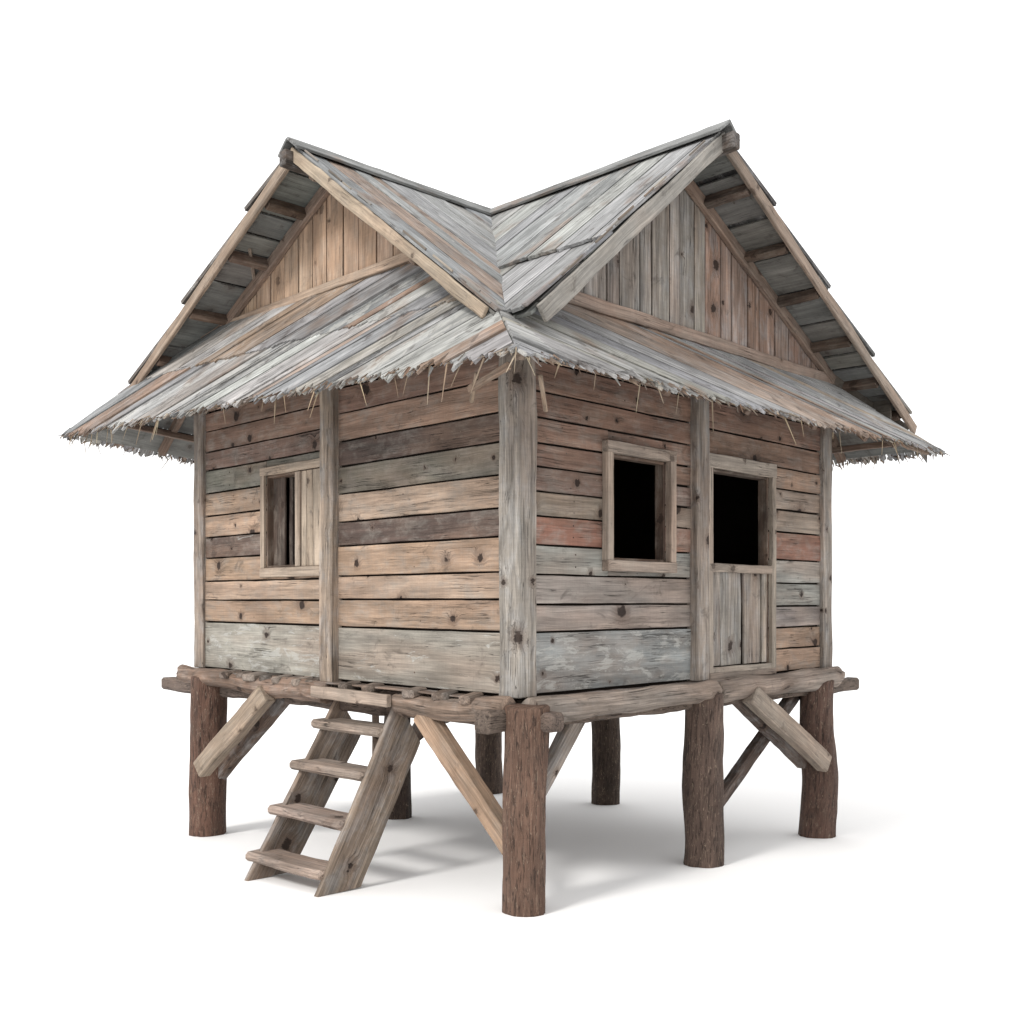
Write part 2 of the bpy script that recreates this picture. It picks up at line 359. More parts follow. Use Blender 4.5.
# windows
def opening(name,side,u0,u1,z0,z1,fw,fs,bw,tint,parent=None,proj=.045,depth_=.15):
    root=bpy.data.objects.new(name,None); col.objects.link(root); root.parent=house
    f=MB()
    def bar(p0,p1,wd,w,t,tt): f.plank(p0,p1,wd,w,t,vary(tt,.05),.1,ch=.005,jw=.002,jt=.002)
    cz=(z0+z1)/2; o=proj/2+.012
    bar(face(side,u0-fs/2,o,z0-bw+.0),face(side,u0-fs/2,o,z1),up,.0,0,tint) if False else None
    hd=face(side,u1,0,cz)-face(side,u0,0,cz)
    f.plank(face(side,u0-fs/2,o,z0),face(side,u0-fs/2,o,z1),hd,fs,proj,vary(tint,.05),.1,ch=.004,jw=.002,jt=.002)
    f.plank(face(side,u1+fs/2,o,z0),face(side,u1+fs/2,o,z1),hd,fs,proj,vary(tint,.05),.1,ch=.004,jw=.002,jt=.002)
    f.plank(face(side,u0-fs,o+.002,z1+fw/2),face(side,u1+fs,o+.002,z1+fw/2),up,fw,proj+.004,vary(tint,.05),.1,ch=.004,jw=.003,jt=.002)
    # reveal boards lining the hole
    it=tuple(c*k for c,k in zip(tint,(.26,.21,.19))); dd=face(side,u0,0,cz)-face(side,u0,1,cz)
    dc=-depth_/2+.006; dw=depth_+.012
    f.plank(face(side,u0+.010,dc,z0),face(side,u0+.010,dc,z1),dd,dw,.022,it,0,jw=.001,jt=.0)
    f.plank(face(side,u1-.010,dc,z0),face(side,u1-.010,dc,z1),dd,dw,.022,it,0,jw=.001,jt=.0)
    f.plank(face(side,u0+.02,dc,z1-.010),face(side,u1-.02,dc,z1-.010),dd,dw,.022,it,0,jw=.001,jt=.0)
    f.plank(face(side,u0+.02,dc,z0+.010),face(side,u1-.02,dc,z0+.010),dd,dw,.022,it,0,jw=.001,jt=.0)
    f.build('frame',M_trim,root)
    if bw>0:
        s=MB(); s.plank(face(side,u0-fs,o+.004,z0-bw/2),face(side,u1+fs,o+.004,z0-bw/2),up,bw,proj+.006,vary(tint,.05),.15,ch=.005,jw=.003,jt=.002)
        s.build('sill',M_trim,root)
    return root
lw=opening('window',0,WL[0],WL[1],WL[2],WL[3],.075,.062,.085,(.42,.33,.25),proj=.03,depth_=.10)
sh=MB()
for (u0,u1,t) in ((2.27,2.42,(.48,.39,.30)),(2.427,2.515,(.45,.36,.27)),(2.522,2.595,(.47,.38,.29))):
    sh.plank(P((u0+u1)/2,-.004,2.375),P((u0+u1)/2,-.004,3.19),(0,1,0),u1-u0,.02,t,.1,ch=.003,jw=.001,jt=.001)
sh.plank(P(2.64,-.012,2.375),P(2.64,-.012,3.19),(0,1,0),.075,.03,(.46,.37,.29),.1,ch=.004,jw=.002)
sh.build('shutter',M_trim,lw)
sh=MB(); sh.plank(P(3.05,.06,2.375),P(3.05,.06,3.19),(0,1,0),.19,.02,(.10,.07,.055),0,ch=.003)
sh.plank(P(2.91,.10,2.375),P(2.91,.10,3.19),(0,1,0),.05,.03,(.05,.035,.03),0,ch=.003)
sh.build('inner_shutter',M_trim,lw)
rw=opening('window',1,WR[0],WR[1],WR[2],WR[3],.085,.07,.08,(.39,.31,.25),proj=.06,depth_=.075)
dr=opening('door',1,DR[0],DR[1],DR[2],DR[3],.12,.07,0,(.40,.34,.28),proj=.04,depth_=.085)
dp=MB(); x0,x1=DR[0],DR[1]
for (u0,u1,t,tw) in ((2.275,2.42,(.35,.31,.27),0),(2.428,2.74,(.31,.28,.245),.0),(2.785,3.05,(.33,.285,.24),.0)):
    dp.plank(P(.0,(u0+u1)/2,1.53),P(.0,(u0+u1)/2-.01,2.33),(1,0,0),u1-u0,.025,t,.25,ch=.004,jw=.006,jt=.002,twist=tw)
dp.plank(P(.004,3.125,1.53),P(.004,3.125,2.33),(1,0,0),.08,.03,(.38,.33,.27),.2,ch=.004)
dpo=dp.build('lower_panel',M_post,dr)
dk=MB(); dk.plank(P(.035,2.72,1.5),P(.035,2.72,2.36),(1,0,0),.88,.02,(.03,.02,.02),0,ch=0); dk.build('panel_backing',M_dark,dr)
rl=MB(); rl.plank(P(-.03,2.20,2.355),P(-.03,3.24,2.355),up,.075,.045,(.41,.35,.29),.2,ch=.005); rl.build('door_rail',M_trim,dr)
rl=MB(); rl.plank(P(-.025,2.20,1.49),P(-.025,3.24,1.49),up,.06,.04,(.40,.34,.28),.2,ch=.005); rl.build('door_rail',M_trim,dr)
rl=MB(); rl.plank(P(-.034,2.20,1.452),P(-.034,3.25,1.452),up,.05,.05,(.30,.25,.21),.2,ch=.004); rl.build('door_sill',M_trim,dr)

# ------------------------------------------------------------------ roofs
RA,RB_=2.03,1.69; ZR=5.625; ZC=5.66
apA=(RA,-.45,ZR); apB=(-.5,RB_,ZR); C=(RA,RB_,ZC)
rAr=(-.35,-.60,3.865); rAl=(4.98,-.44,4.165); rBl=(-.60,-.50,3.81); rBr=(-.45,5.26,3.825)
zAr,nAr=plane(apA,C,rAr); zAl,nAl=plane(apA,C,rAl); zBl,nBl=plane(apB,C,rBl); zBr,nBr=plane(apB,C,rBr)
EA,EB=5.0,5.15            # far ends of the ridges
GREYS=[(.35,.35,.355),(.32,.325,.335),(.39,.385,.38),(.29,.29,.29),(.35,.34,.325),(.34,.34,.335),(.30,.225,.175),(.38,.38,.375),(.31,.315,.32),(.36,.36,.36)]
def board_field(mb,poly,zf,n,gd,wmin,wmax,th,lift,tints,rag=None,peel=.35,ragamp=.015,gap=.008,tilt=.01,slope=None,ragstep=.03,seed=None):
    """boards laid side by side along plan direction gd, cut to poly"""
    gl=math.hypot(*gd); gd=(gd[0]/gl,gd[1]/gl); pd=(-gd[1],gd[0])
    cs=[p[0]*pd[0]+p[1]*pd[1] for p in poly]; Q=random.Random(seed if seed is not None else R.random())
    c=-9.0 if seed is not None else min(cs)-Q.uniform(0,.1)
    while c<max(cs):
        w=Q.uniform(wmin,wmax); w=w*(.5 if Q.random()<.2 else 1); g2=gap*Q.choice((.6,1,1,1.8)); c1=c+w-g2
        l=lift+Q.uniform(-.005,.008); k=Q.uniform(-tilt,tilt)/w; cm=(c+c1)/2; tt=vary(Q.choice(tints),.10); pe=peel*Q.uniform(.4,1.5)
        if c1>min(cs):
            pl=clip(poly,lambda a,b:(a*pd[0]+b*pd[1])-c); pl=clip(pl,lambda a,b:c1-(a*pd[0]+b*pd[1]))
            ex=slope if slope else (lambda a,b:0.0)
            if len(pl)>2:
                mb.slab(pl,zf,n,(lambda a,b,l=l,k=k,cm=cm:l+k*((a*pd[0]+b*pd[1])-cm)+ex(a,b)),th,tt,gd,pe,rag,ragamp,ragstep)
        c+=w
def sub(p,q): return (p[0]-q[0],p[1]-q[1])
def lerp(p,q,t): return tuple(x+(y-x)*t for x,y in zip(p,q))
UND=[(.24,.245,.23),(.21,.22,.205),(.26,.25,.23),(.22,.215,.20)]

def slope_roof(label,foot,zf,n,gd,ridgedir,ridge_ln,low_ln,courses,clipf,outward=False,bar=None):
    poly=foot
    for f in clipf: poly=clip(poly,f)
    mb=MB()
    # distance down the slope 0..1 between ridge line and low line
    def vv(a,b):
        d0=ldist((a,b),*ridge_ln); d1=ldist((a,b),*low_ln); return d0/(d0+d1)
    full=[]
    nC=len(courses)-1
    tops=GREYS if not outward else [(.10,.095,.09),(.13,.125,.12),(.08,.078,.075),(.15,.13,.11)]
    for i in range(nC):
        v0,v1=courses[i],courses[i+1]
        # course boundaries as plan lines
        def f0(a,b,v0=v0): return vv(a,b)-max(0,v0-(.04 if v0>0 else 0))+1e-9
        def f1(a,b,v1=v1): return v1-vv(a,b)+(1e-9 if v1<1 else .001)
        pl=clip(poly,f0); pl=clip(pl,f1)
        la=lerp((ridge_ln[0][0],ridge_ln[0][1]),(low_ln[0][0],low_ln[0][1]),v1); lb=lerp(ridge_ln[1],low_ln[1],v1)
        base=.006 if not outward else .008
        sl=(lambda a,b,v0=v0,v1=v1:(vv(a,b)-v0)/(v1-v0)*(.075 if outward else .03)) if (nC>1) else None
        if len(pl)>2:
            board_field(mb,pl,zf,n,gd,.20,.40,.034 if outward else .022,.03 if nC==1 else (.042 if outward else .026),tops,rag=[(la,lb)],peel=.45,ragamp=.012,slope=sl,tilt=.008,gap=.012)
    root=mb.build('roof_slope',M_roof,house,label=label)
    # sheathing below, laid along the ridge
    mb=MB(); board_field(mb,poly,zf,n,ridgedir,.34,.46,.018,-.002,UND,peel=.0,gap=.026,tilt=.002)
    mb.build('roof_lining',M_under,root)
    return root
def lowq(z1,z2): return lambda a,b: z1(a,b)-z2(a,b)
rgA=((RA,-.45),(RA,RB_)); rgB=((-.5,RB_),(RA,RB_))
# front slopes of gable A (facing the left wall)
s1=slope_roof('grey plank slope of the left gable that faces the middle valley',[(RA,-.45),(RA,RB_),(-.40,RB_),(-.40,-.603)],zAr,nAr,(1,.06),(0,1),rgA,((-.40,-.6),(-.40,RB_)),[0,1],[lowq(zAr,zBl)])
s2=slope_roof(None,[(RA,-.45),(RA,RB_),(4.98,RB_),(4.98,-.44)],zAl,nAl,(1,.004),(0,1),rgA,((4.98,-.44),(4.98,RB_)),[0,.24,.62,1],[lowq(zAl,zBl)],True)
s3=slope_roof('grey plank slope of the right gable that faces the middle valley',[(-.5,RB_),(RA,RB_),(RA,-.5),(-.60,-.5)],zBl,nBl,(.044,1),(1,0),rgB,((-.6,-.5),(RA,-.5)),[0,.66,1],[lowq(zBl,zAr)])
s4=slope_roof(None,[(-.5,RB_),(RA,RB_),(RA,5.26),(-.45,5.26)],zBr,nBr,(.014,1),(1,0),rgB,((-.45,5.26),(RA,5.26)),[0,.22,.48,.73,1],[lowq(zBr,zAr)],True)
# rear halves
rgA2=((RA,RB_),(RA,EB)); rgB2=((RA,RB_),(EA,RB_))
slope_roof(None,[(RA,RB_),(RA,EB),(-.35,EB),(-.35,RB_)],zAr,nAr,(1,0),(0,1),rgA2,((-.35,RB_),(-.35,EB)),[0,1],[lowq(zAr,zBr)])
slope_roof(None,[(RA,RB_),(RA,EB),(4.98,EB),(4.98,RB_)],zAl,nAl,(1,0),(0,1),rgA2,((4.98,RB_),(4.98,EB)),[0,.5,1],[lowq(zAl,zBr)])
slope_roof(None,[(RA,RB_),(EA,RB_),(EA,-.15),(RA,-.15)],zBl,nBl,(0,1),(1,0),rgB2,((RA,-.15),(EA,-.15)),[0,1],[lowq(zBl,zAl)])
slope_roof(None,[(RA,RB_),(EA,RB_),(EA,5.26),(RA,5.26)],zBr,nBr,(0,1),(1,0),rgB2,((RA,5.26),(EA,5.26)),[0,.5,1],[lowq(zBr,zAl)])

# ridge caps, ridge beams
def cap(p,q,name='ridge_cap'):
    m=MB(); p=Vector(p); q=Vector(q); d=(q-p).normalized(); s=d.cross(up).normalized()
    for sg in (1,-1):
        wd=(s*sg*1.0+up*-.80).normalized()
        m.plank(p+wd*.085+up*.075,q+wd*.085+up*.075,wd,.18,.024,(.25,.255,.25),.3,ch=.004,jw=.005,jt=.003,seg=.1)
    return m.build(name,M_roof,house)
cap(P(RA,-.52,ZR),P(RA,RB_,ZC)); cap(P(-.58,RB_,ZR),P(RA,RB_,ZC)); cap(P(RA,EB+.1,ZR),P(RA,RB_,ZC)); cap(P(EA+.1,RB_,ZR),P(RA,RB_,ZC))
m=MB(); m.plank(P(RA,-.56,ZR-.09),P(RA,EB,ZR-.10),up,.12,.09,(.08,.065,.055),.1,ch=.008); m.build('ridge_beam',M_post,house)
m=MB(); m.plank(P(-.64,RB_,ZR-.09),P(EA,RB_,ZR-.10),up,.12,.09,(.08,.065,.055),.1,ch=.008); m.build('ridge_beam',M_post,house)

# bargeboards along the rakes
def barge(p,q,zf,n,w,t,tint,out,drop=.03,ext=.03):
    p=P(p[0],p[1],zf(*p)); q=P(q[0],q[1],zf(*q)); d=(q-p).normalized(); wd=(n-d*n.dot(d)).normalized()
    m=MB(); o=-wd*(w/2+drop-.03)+Vector(out)*.02
    m.plank(p+o-d*.0,q+o+d*(ext-.06),wd,w,t,tint,.2,ch=.006,jw=.005,jt=.003,seg=.1); return m
m=barge((RA,-.45),(-.40,-.603),zAr,nAr,.085,.03,(.46,.37,.27),(-1,0,0),drop=.02,ext=.0); m.build('bargeboard',M_trim,s1)
m=barge((RA,-.45),(4.98,-.44),zAl,nAl,.10,.035,(.36,.27,.20),(-1,0,0)); m.build('bargeboard',M_trim,s2)
m=barge((-.5,RB_),(-.60,-.50),zBl,nBl,.115,.03,(.33,.31,.28),(0,-1,0),drop=.02,ext=.0); m.build('bargeboard',M_trim,s3)
m=barge((-.5,RB_),(-.45,5.26),zBr,nBr,.10,.035,(.34,.27,.215),(0,-1,0)); m.build('bargeboard',M_trim,s4)
# splintered slivers lying on the raking edges
def edge_slivers(p,q,zf,n,cnt,par):
    for i in range(cnt):
        t=R.random(); a,b=lerp(p,q,t); e=min(1,t+R.uniform(.05,.12)); a2,b2=lerp(p,q,e)
        o=n*(.04+R.uniform(0,.01)); sd=Vector((R.uniform(-.01,.01),R.uniform(-.01,.01),0)); mb=MB()
        mb.plank(P(a,b,zf(a,b))+o+sd,P(a2,b2,zf(a2,b2))+o+sd*1.5,n,.012,.012,R.choice([(.42,.37,.30),(.3,.29,.27),(.2,.17,.14)]),0,ch=.002,jw=.002); mb.build('splinter',M_straw,par)
edge_slivers((RA-.1,-.44),(-.35,-.6),zAr,nAr,9,s1); edge_slivers((-.5,RB_-.1),(-.6,-.45),zBl,nBl,9,s3)

# purlins and rafters seen under the gables
def purlin(zf,n,p,q,drop,w,t,tint,parent,name='purlin'):
    m=MB(); a=P(p[0],p[1],zf(*p))-n*drop; b=P(q[0],q[1],zf(*q))-n*drop
    m.plank(a,b,n,w,t,tint,.1,ch=.006,jw=.004,jt=.003); return m.build(name,M_trim,parent)
for i,v in enumerate((.16,.36,.60,.82,.955)):
    a=RA+(4.98-RA)*v; purlin(zAl,nAl,(a,-.43),(a,.25),.06,.085,.075,vary((.12,.08,.06),.15),s2)
for v in (.12,.4,.66):
    a=RA-(RA+.40)*v; purlin(zAr,nAr,(a,-.44-.14*v),(a,.25 if v<.8 else -.25),.06,.085,.075,(.17,.12,.09),s1)
for i,v in enumerate((.13,.30,.45,.62,.78,.92)):
    b=RB_+(5.26-RB_)*v; purlin(zBr,nBr,(-.48+.05*v,b),(.25,b),.06,.08,.075,vary((.12,.085,.065),.15),s4)
for v in (.12,.4,.66):
    b=RB_-(RB_+.50)*v; purlin(zBl,nBl,(-.48-.1*v,b),(.25 if v<.8 else -.25,b),.06,.085,.075,(.17,.12,.09),s3)
ZGA=4.63; ZGB=4.17
def a_at(zf,z,b,s,e):
    for i in range(400):
        a=s+(e-s)*i/400
        if zf(a,b)<z: return a
    return e
# rafters lying on the gable walls
for zf,n,p,q,par in ((zAr,nAr,(RA,-.05),(.9,-.05),s1),(zAl,nAl,(RA,-.05),(3.95,-.05),s2),(zBl,nBl,(-.05,RB_),(-.05,.35),s3),(zBr,nBr,(-.05,RB_),(-.05,4.35),s4)):
    purlin(zf,n,p,q,.075,.10,.05,(.29,.21,.165),par,'rafter')
# battens tucked under the slopes
purlin(zAl,nAl,(3.0,-.28),(3.35,-.02),.03,.03,.03,(.40,.33,.27),s2,'strut')

# gable walls, upright boards
def gable(side,ridge,zL,zR,zbase,tints,u0,u1,w0,w1):
    m=MB(); u=u0
    while u<u1:
        w=R.uniform(w0,w1); e=min(u+w,u1); mid=(u+e)/2
        zt=max(zL(mid),zR(mid)) if False else min(zL(mid),zR(mid))
        if zt-zbase>.06:
            off=R.uniform(-.006,.006)
            # sloping tops: use two points by cutting with a slab in the wall plane
            h=lambda x: min(zL(x),zR(x))-.03
            pts=[(u,zbase)]
            pts+=[(e-.014,zbase),(e-.014,h(e-.014))]
            if u<ridge<e-.014: pts.append((ridge,h(ridge)))
            pts.append((u,h(u)))
            pts=[(x,max(z,zbase+.001)) for x,z in pts]
            r=Vector((R.random()*90,R.random()*90,R.random()*90)); V=[];G=[]
            for lay in (0,1):
                for x,z in pts:
                    V.append(face(side,x,off+(.018 if not lay else -.012),z)); G.append((z+r.x,x+r.y,r.z+lay*.03))
            k=len(pts); F=[tuple(range(k)),tuple(range(2*k-1,k-1,-1))]+[(i,i+k,(i+1)%k+k,(i+1)%k) for i in range(k)]
            if side==1: F=[tuple(reversed(f)) for f in F]
            t=vary(R.choice(tints(mid)),.06); m.add(V,F,[t]*len(V),G,[.15]*len(V))
        u=e
    return m
gA=gable(0,RA,lambda a:zAr(a,0) if a<RA else 99,lambda a:zAl(a,0) if a>=RA else 99,4.55,lambda a:[(.47,.32,.215),(.45,.30,.195),(.42,.29,.20)],.35,4.2,.15,.25)
ga=gA.build('gable_wall',M_trim,house,label='pale tan upright boards of the left gable')
gB=gable(1,RB_,lambda b:zBl(0,b) if b<RB_ else 99,lambda b:zBr(0,b) if b>=RB_ else 99,4.12,lambda b:[(.33,.29,.25),(.31,.275,.24),(.34,.30,.26)] if b<2.3 else [(.33,.23,.18),(.34,.215,.16),(.30,.21,.17)],.05,4.7,.12,.27)
gb=gB.build('gable_wall',M_post,house,label='grey and brown upright boards of the right gable')
# dark boarding behind both gables and plain rear gables
def backing(pts,name,parent):
    V=[Vector(p) for p in pts]; k=len(V); m=MB(); d=(V[1]-V[0]).cross(V[2]-V[0]).normalized()*.02
    V2=V+[v+d for v in V]; F=[tuple(range(k-1,-1,-1)),tuple(range(k,2*k))]+[(i,(i+1)%k,(i+1)%k+k,i+k) for i in range(k)]
    m.add(V2,F,[(.03,.02,.02)]*2*k,[tuple(v) for v in V2],[0]*2*k); return m.build(name,M_dark,parent)
backing([P(.0,.05,4.1),P(4.3,.05,4.1),P(4.3,.05,zAl(4.3,.05)-.06),P(RA,.05,ZR-.06),P(0,.05,zAr(0,.05)-.06)],'gable_backing',ga)
backing([P(.05,.0,3.95),P(.05,B1,3.95),P(.05,B1,zBr(.05,B1)-.06),P(.05,RB_,ZR-.06),P(.05,0,zBl(.05,0)-.06)],'gable_backing',gb)
backing([P(.0,B1,4.1),P(4.3,B1,4.1),P(4.3,B1,zAl(4.3,B1)-.06),P(RA,B1,ZR-.06),P(0,B1,zAr(0,B1)-.06)],'gable_wall',house)
backing([P(A1,.0,3.95),P(A1,B1,3.95),P(A1,B1,zBr(A1,B1)-.06),P(A1,RB_,ZR-.06),P(A1,0,zBl(A1,0)-.06)],'gable_wall',house)
# boards along the foot of the gables
m=MB(); m.plank(P(.9,-.045,ZGA+.035),P(3.75,-.045,ZGA+.03),up,.075,.04,(.45,.33,.24),.2,ch=.005,jw=.004); m.build('gable_sill_board',M_trim,ga)
m=MB(); m.plank(P(-.045,.05,ZGB+.06),P(-.045,4.55,ZGB+.05),up,.10,.04,(.34,.25,.20),.2,ch=.005,jw=.004); m.build('gable_sill_board',M_trim,gb)

# ------------------------------------------------------------------ lower skirt roofs
E=.85; AL=5.62; BR_=4.99
zL,nL=plane((0,-E,3.515),(AL,-E,3.735),(2,0,4.64))
zRr,nR=plane((-E,0,3.47),(-E,BR_,3.50),(0,2,4.19))
zS,nS=plane((A1,0,4.64),(AL,-E,3.735),(AL,4.5,3.25))
zT,nT=plane((0,B1,4.19),(-E,BR_,3.50),(AL,BR_,3.50))
SK=[(.36,.355,.35),(.40,.39,.38),(.31,.31,.315),(.33,.23,.17),(.37,.345,.31),(.29,.29,.295),(.36,.28,.22),(.40,.395,.385),(.34,.335,.335),(.25,.25,.25)]
FR=[(.12,.08,.06),(.17,.12,.085),(.20,.13,.09),(.26,.17,.11),(.16,.11,.08),(.22,.19,.155),(.34,.28,.21),(.38,.31,.23),(.08,.06,.05),(.13,.10,.08),(.10,.085,.07),(.20,.15,.11)]
def skirt(label,foot,zf,n,gd,eave,clips,along,courses,outdir,lowclip):
    pieces=[]
    for extra in (lowclip or [[]]):
        q=foot
        for f in clips+extra: q=clip(q,f)
        if len(q)>2: pieces.append(q)
    mb=MB()
    e0,e1=eave
    def dd(a,b): return ldist((a,b),e0,e1)
    ndx=(e1[1]-e0[1]),-(e1[0]-e0[0]); nl=math.hypot(*ndx); nv=(ndx[0]/nl,ndx[1]/nl)
    for poly in pieces:
        for i,(d0,d1,lift) in enumerate(courses):
            pl=clip(poly,lambda a,b:dd(a,b)-d0+1e-6); pl=clip(pl,lambda a,b:d1-dd(a,b))
            if len(pl)<3: continue
            sg=1 if ((foot[2][0]-e0[0])*nv[0]+(foot[2][1]-e0[1])*nv[1])>0 else -1
            l0=(e0[0]+nv[0]*d0*sg,e0[1]+nv[1]*d0*sg); l1=(e1[0]+nv[0]*d0*sg,e1[1]+nv[1]*d0*sg)
            board_field(mb,pl,zf,n,gd,.05,.22,.020,lift,SK,rag=[(l0,l1)],peel=.6,ragamp=.040 if d0==0 else .012,tilt=.010,gap=.013,ragstep=.02,seed=40+i+len(foot)*0+int(gd[0]*100))
    root=mb.build('skirt_roof',M_roof,house,label=label)
    mb=MB()
    for poly in pieces:
        pl=clip(poly,lambda a,b:dd(a,b)-.05); board_field(mb,pl,zf,n,along,.26,.36,.016,.0,UND,gap=.014,tilt=.0)
    mb.build('roof_lining',M_under,root)
    # fringe
    fr=MB(); L=math.hypot(e1[0]-e0[0],e1[1]-e0[1]); out=Vector((outdir[1],outdir[0],0)); al=Vector((along[1],along[0],0)).normalized()
    s=0
    while s<L:
        clump=noise.noise(Vector((s*1.7,E,L)))*.5+.5
        s+=R.uniform(.004,.020)*(1.7-1.2*clump)
        t=min(1,s/L); a,b=lerp(e0,e1,t); ok=all(f(a,b)>-.08 for f in clips)
        if not ok: continue
        inn=R.uniform(-.005,.045)
        base=P(a,b,zf(a,b))-out*inn+n*R.uniform(-.014,.022)+up*(inn*.7)
        q=R.random(); 
        if q<.60: ln=R.uniform(.02,.06)
        elif q<.955: ln=R.uniform(.05,.098)
        else: ln=R.uniform(.10,.24)
        dirn=out*R.uniform(.5,1.2)+up*R.uniform(-1.1,-.4)+al*R.uniform(-.8,.8)
        if ln>.1: dirn=out*R.uniform(0,.4)+up*-1+al*R.uniform(-.7,.7)
        tt=R.choice(FR if R.random()<.8 else SK) if ln<.1 else R.choice([(.42,.32,.21),(.35,.26,.17),(.46,.38,.27)])
        fr.spike(base,dirn,ln,R.uniform(.004,.013) if ln<.1 else R.uniform(.004,.008),vary(tt,.15),droop=.01 if ln>.1 else 0)
    f=fr.build('straw_fringe',M_straw,root); f['kind']='stuff'
    return root
below=lambda zt,zf,k=.05: (lambda a,b: zt(a,b)-zf(a,b)-k)
k1=skirt('left lower roof of skewed weathered boards with ragged straw eave',[(-E,-E),(AL,-E),(AL,0),(-E,0)],zL,nL,(1,-.36),((-E,-E),(AL,-E)),
      [lambda a,b:zRr(a,b)-zL(a,b),lambda a,b:zS(a,b)-zL(a,b),lambda a,b:.02-b],(1,0),[(0,.46,.014),(.42,1.2,.026)],(0,-1),[[lambda a,b:-.40-a],[lambda a,b:a+.40,below(zAr,zL,.03),below(zAl,zL,.03)]])
k2=skirt('right lower roof of skewed weathered boards with ragged straw eave',[(-E,-E),(-E,BR_),(0,BR_),(0,-E)],zRr,nR,(-.34,1),((-E,-E),(-E,BR_)),
      [lambda a,b:zL(a,b)-zRr(a,b),lambda a,b:zT(a,b)-zRr(a,b),lambda a,b:.02-a],(0,1),[(0,1.2,.018)],(-1,0),[[lambda a,b:-.50-b],[lambda a,b:b+.50,below(zBl,zRr,.03),below(zBr,zRr,.03)]])
k3=skirt(None,[(AL,-E),(AL,BR_),(A1,BR_),(A1,-E)],zS,nS,(1,.1),((AL,-E),(AL,BR_)),
      [lambda a,b:zL(a,b)-zS(a,b),lambda a,b:zT(a,b)-zS(a,b)],(0,1),[(0,1.4,.018)],(1,0),None)
k4=skirt(None,[(-E,BR_),(AL,BR_),(AL,B1),(-E,B1)],zT,nT,(.1,1),((-E,BR_),(AL,BR_)),
      [lambda a,b:zRr(a,b)-zT(a,b),lambda a,b:zS(a,b)-zT(a,b)],(1,0),[(0,1.2,.018)],(0,1),None)
# rafters and eave rails below the skirts
def stick(p,q,w,t,tint,parent,name,mat=None,wd=up):
    m=MB(); m.plank(p,q,wd,w,t,tint,.1,ch=.006,jw=.004,jt=.003); return m.build(name,mat or M_trim,parent)
def ur(zf,n,a,b,dr=.06): return P(a,b,zf(a,b))-n*dr
RAF=(.18,.12,.09)
for a in (.7,1.7,2.7,3.7,4.3): stick(ur(zL,nL,a,.0),ur(zL,nL,a,-E+.07),.07,.06,RAF,k1,'rafter',wd=nL)
for b in (.7,1.7,2.7,3.6,4.2): stick(ur(zRr,nR,.0,b),ur(zRr,nR,-E+.07,b),.07,.06,RAF,k2,'rafter',wd=nR)
for b in (.15,.9,1.9,2.9,3.9): stick(ur(zS,nS,A1+.0,b),ur(zS,nS,AL-.07,b),.08,.07,RAF,k3,'rafter',wd=nS)
for a in (.15,.9,1.9,2.9,3.9): stick(ur(zT,nT,a,B1),ur(zT,nT,a,BR_-.06),.08,.07,RAF,k4,'rafter',wd=nT)
stick(ur(zL,nL,-.55,-.62,.1),ur(zL,nL,5.2,-.62,.1),.05,.05,RAF,k1,'eave_rail')
stick(ur(zRr,nR,-.62,-.55,.1),ur(zRr,nR,-.62,4.75,.1),.05,.05,RAF,k2,'eave_rail')
stick(ur(zS,nS,5.3,-.6,.1),ur(zS,nS,5.3,4.7,.1),.06,.05,RAF,k3,'eave_rail')
stick(ur(zT,nT,-.6,4.8,.1),ur(zT,nT,5.3,4.8,.1),.06,.05,RAF,k4,'eave_rail')
# corner hip rafters
stick(P(0,0,4.05),P(-.74,-.74,zRr(-.74,-.74)-.06),.07,.06,(.28,.20,.15),k2,'hip_rafter')
stick(P(A1,0,4.45),P(AL-.12,-E+.1,zL(AL-.12,-E+.1)-.07),.07,.06,(.26,.19,.145),k3,'hip_rafter')
stick(P(.0,B1,3.9),P(-E+.1,BR_-.1,zRr(-E+.1,BR_-.1)-.07),.07,.06,(.26,.19,.145),k2,'hip_rafter')
stick(P(-.62,-.70,3.46),P(-.17,-.60,3.40),.045,.035,(.30,.21,.15),k1,'loose_stick'); stick(P(-.30,-.66,3.47),P(-.13,-.55,3.33),.03,.025,(.36,.27,.19),k1,'loose_stick')
stick(P(-.68,-.50,3.42),P(-.52,-.28,3.26),.03,.025,(.36,.26,.18),k2,'loose_stick')

m=MB()  # added dark boards fill the eave gaps, recess shade put in their colour
for (a,b0,b1) in ((4.85,-.2,4.6),):
    m.plank(P(a,b0,(zS(a,1)+zAl(a,1))/2),P(a,b1,(zS(a,1)+zAl(a,1))/2),up,max(.1,zAl(a,1)-zS(a,1)-.02),.02,(.12,.10,.08),0,ch=.002,jt=0,jw=0)
m.build('eave_shade_filler',M_under,s2)
m=MB(); b=4.78; z0,z1=zT(1,b),zBr(1,b); m.plank(P(-.42,b,(z0+z1)/2),P(4.5,b,(z0+z1)/2),up,z1-z0+.02,.02,(.12,.10,.08),0,ch=.002,jt=0,jw=0)
m.build('eave_shade_filler',M_under,s4)
def closing(pts,par):  # dark sheet added under the roof end, its tone stands in for shade
    V=[Vector(p) for p in pts]; k=len(V); mm=MB(); d=Vector((.0,.018,0)); V2=V+[v+d for v in V]
    F=[tuple(range(k)),tuple(range(2*k-1,k-1,-1))]+[(i+k,(i+1)%k+k,(i+1)%k,i) for i in range(k)]
    mm.add(V2,F,[(.12,.10,.08)]*2*k,[tuple(v) for v in V2],[0]*2*k); return mm.build('eave_shade_filler',M_under,par)
closing([P(-.06,4.30,4.06),P(-.28,4.85,3.66),P(-.41,5.02,3.58),P(-.41,5.23,zBr(-.41,5.23)-.0),P(-.06,4.30,zBr(-.06,4.30)-.0)],s4)
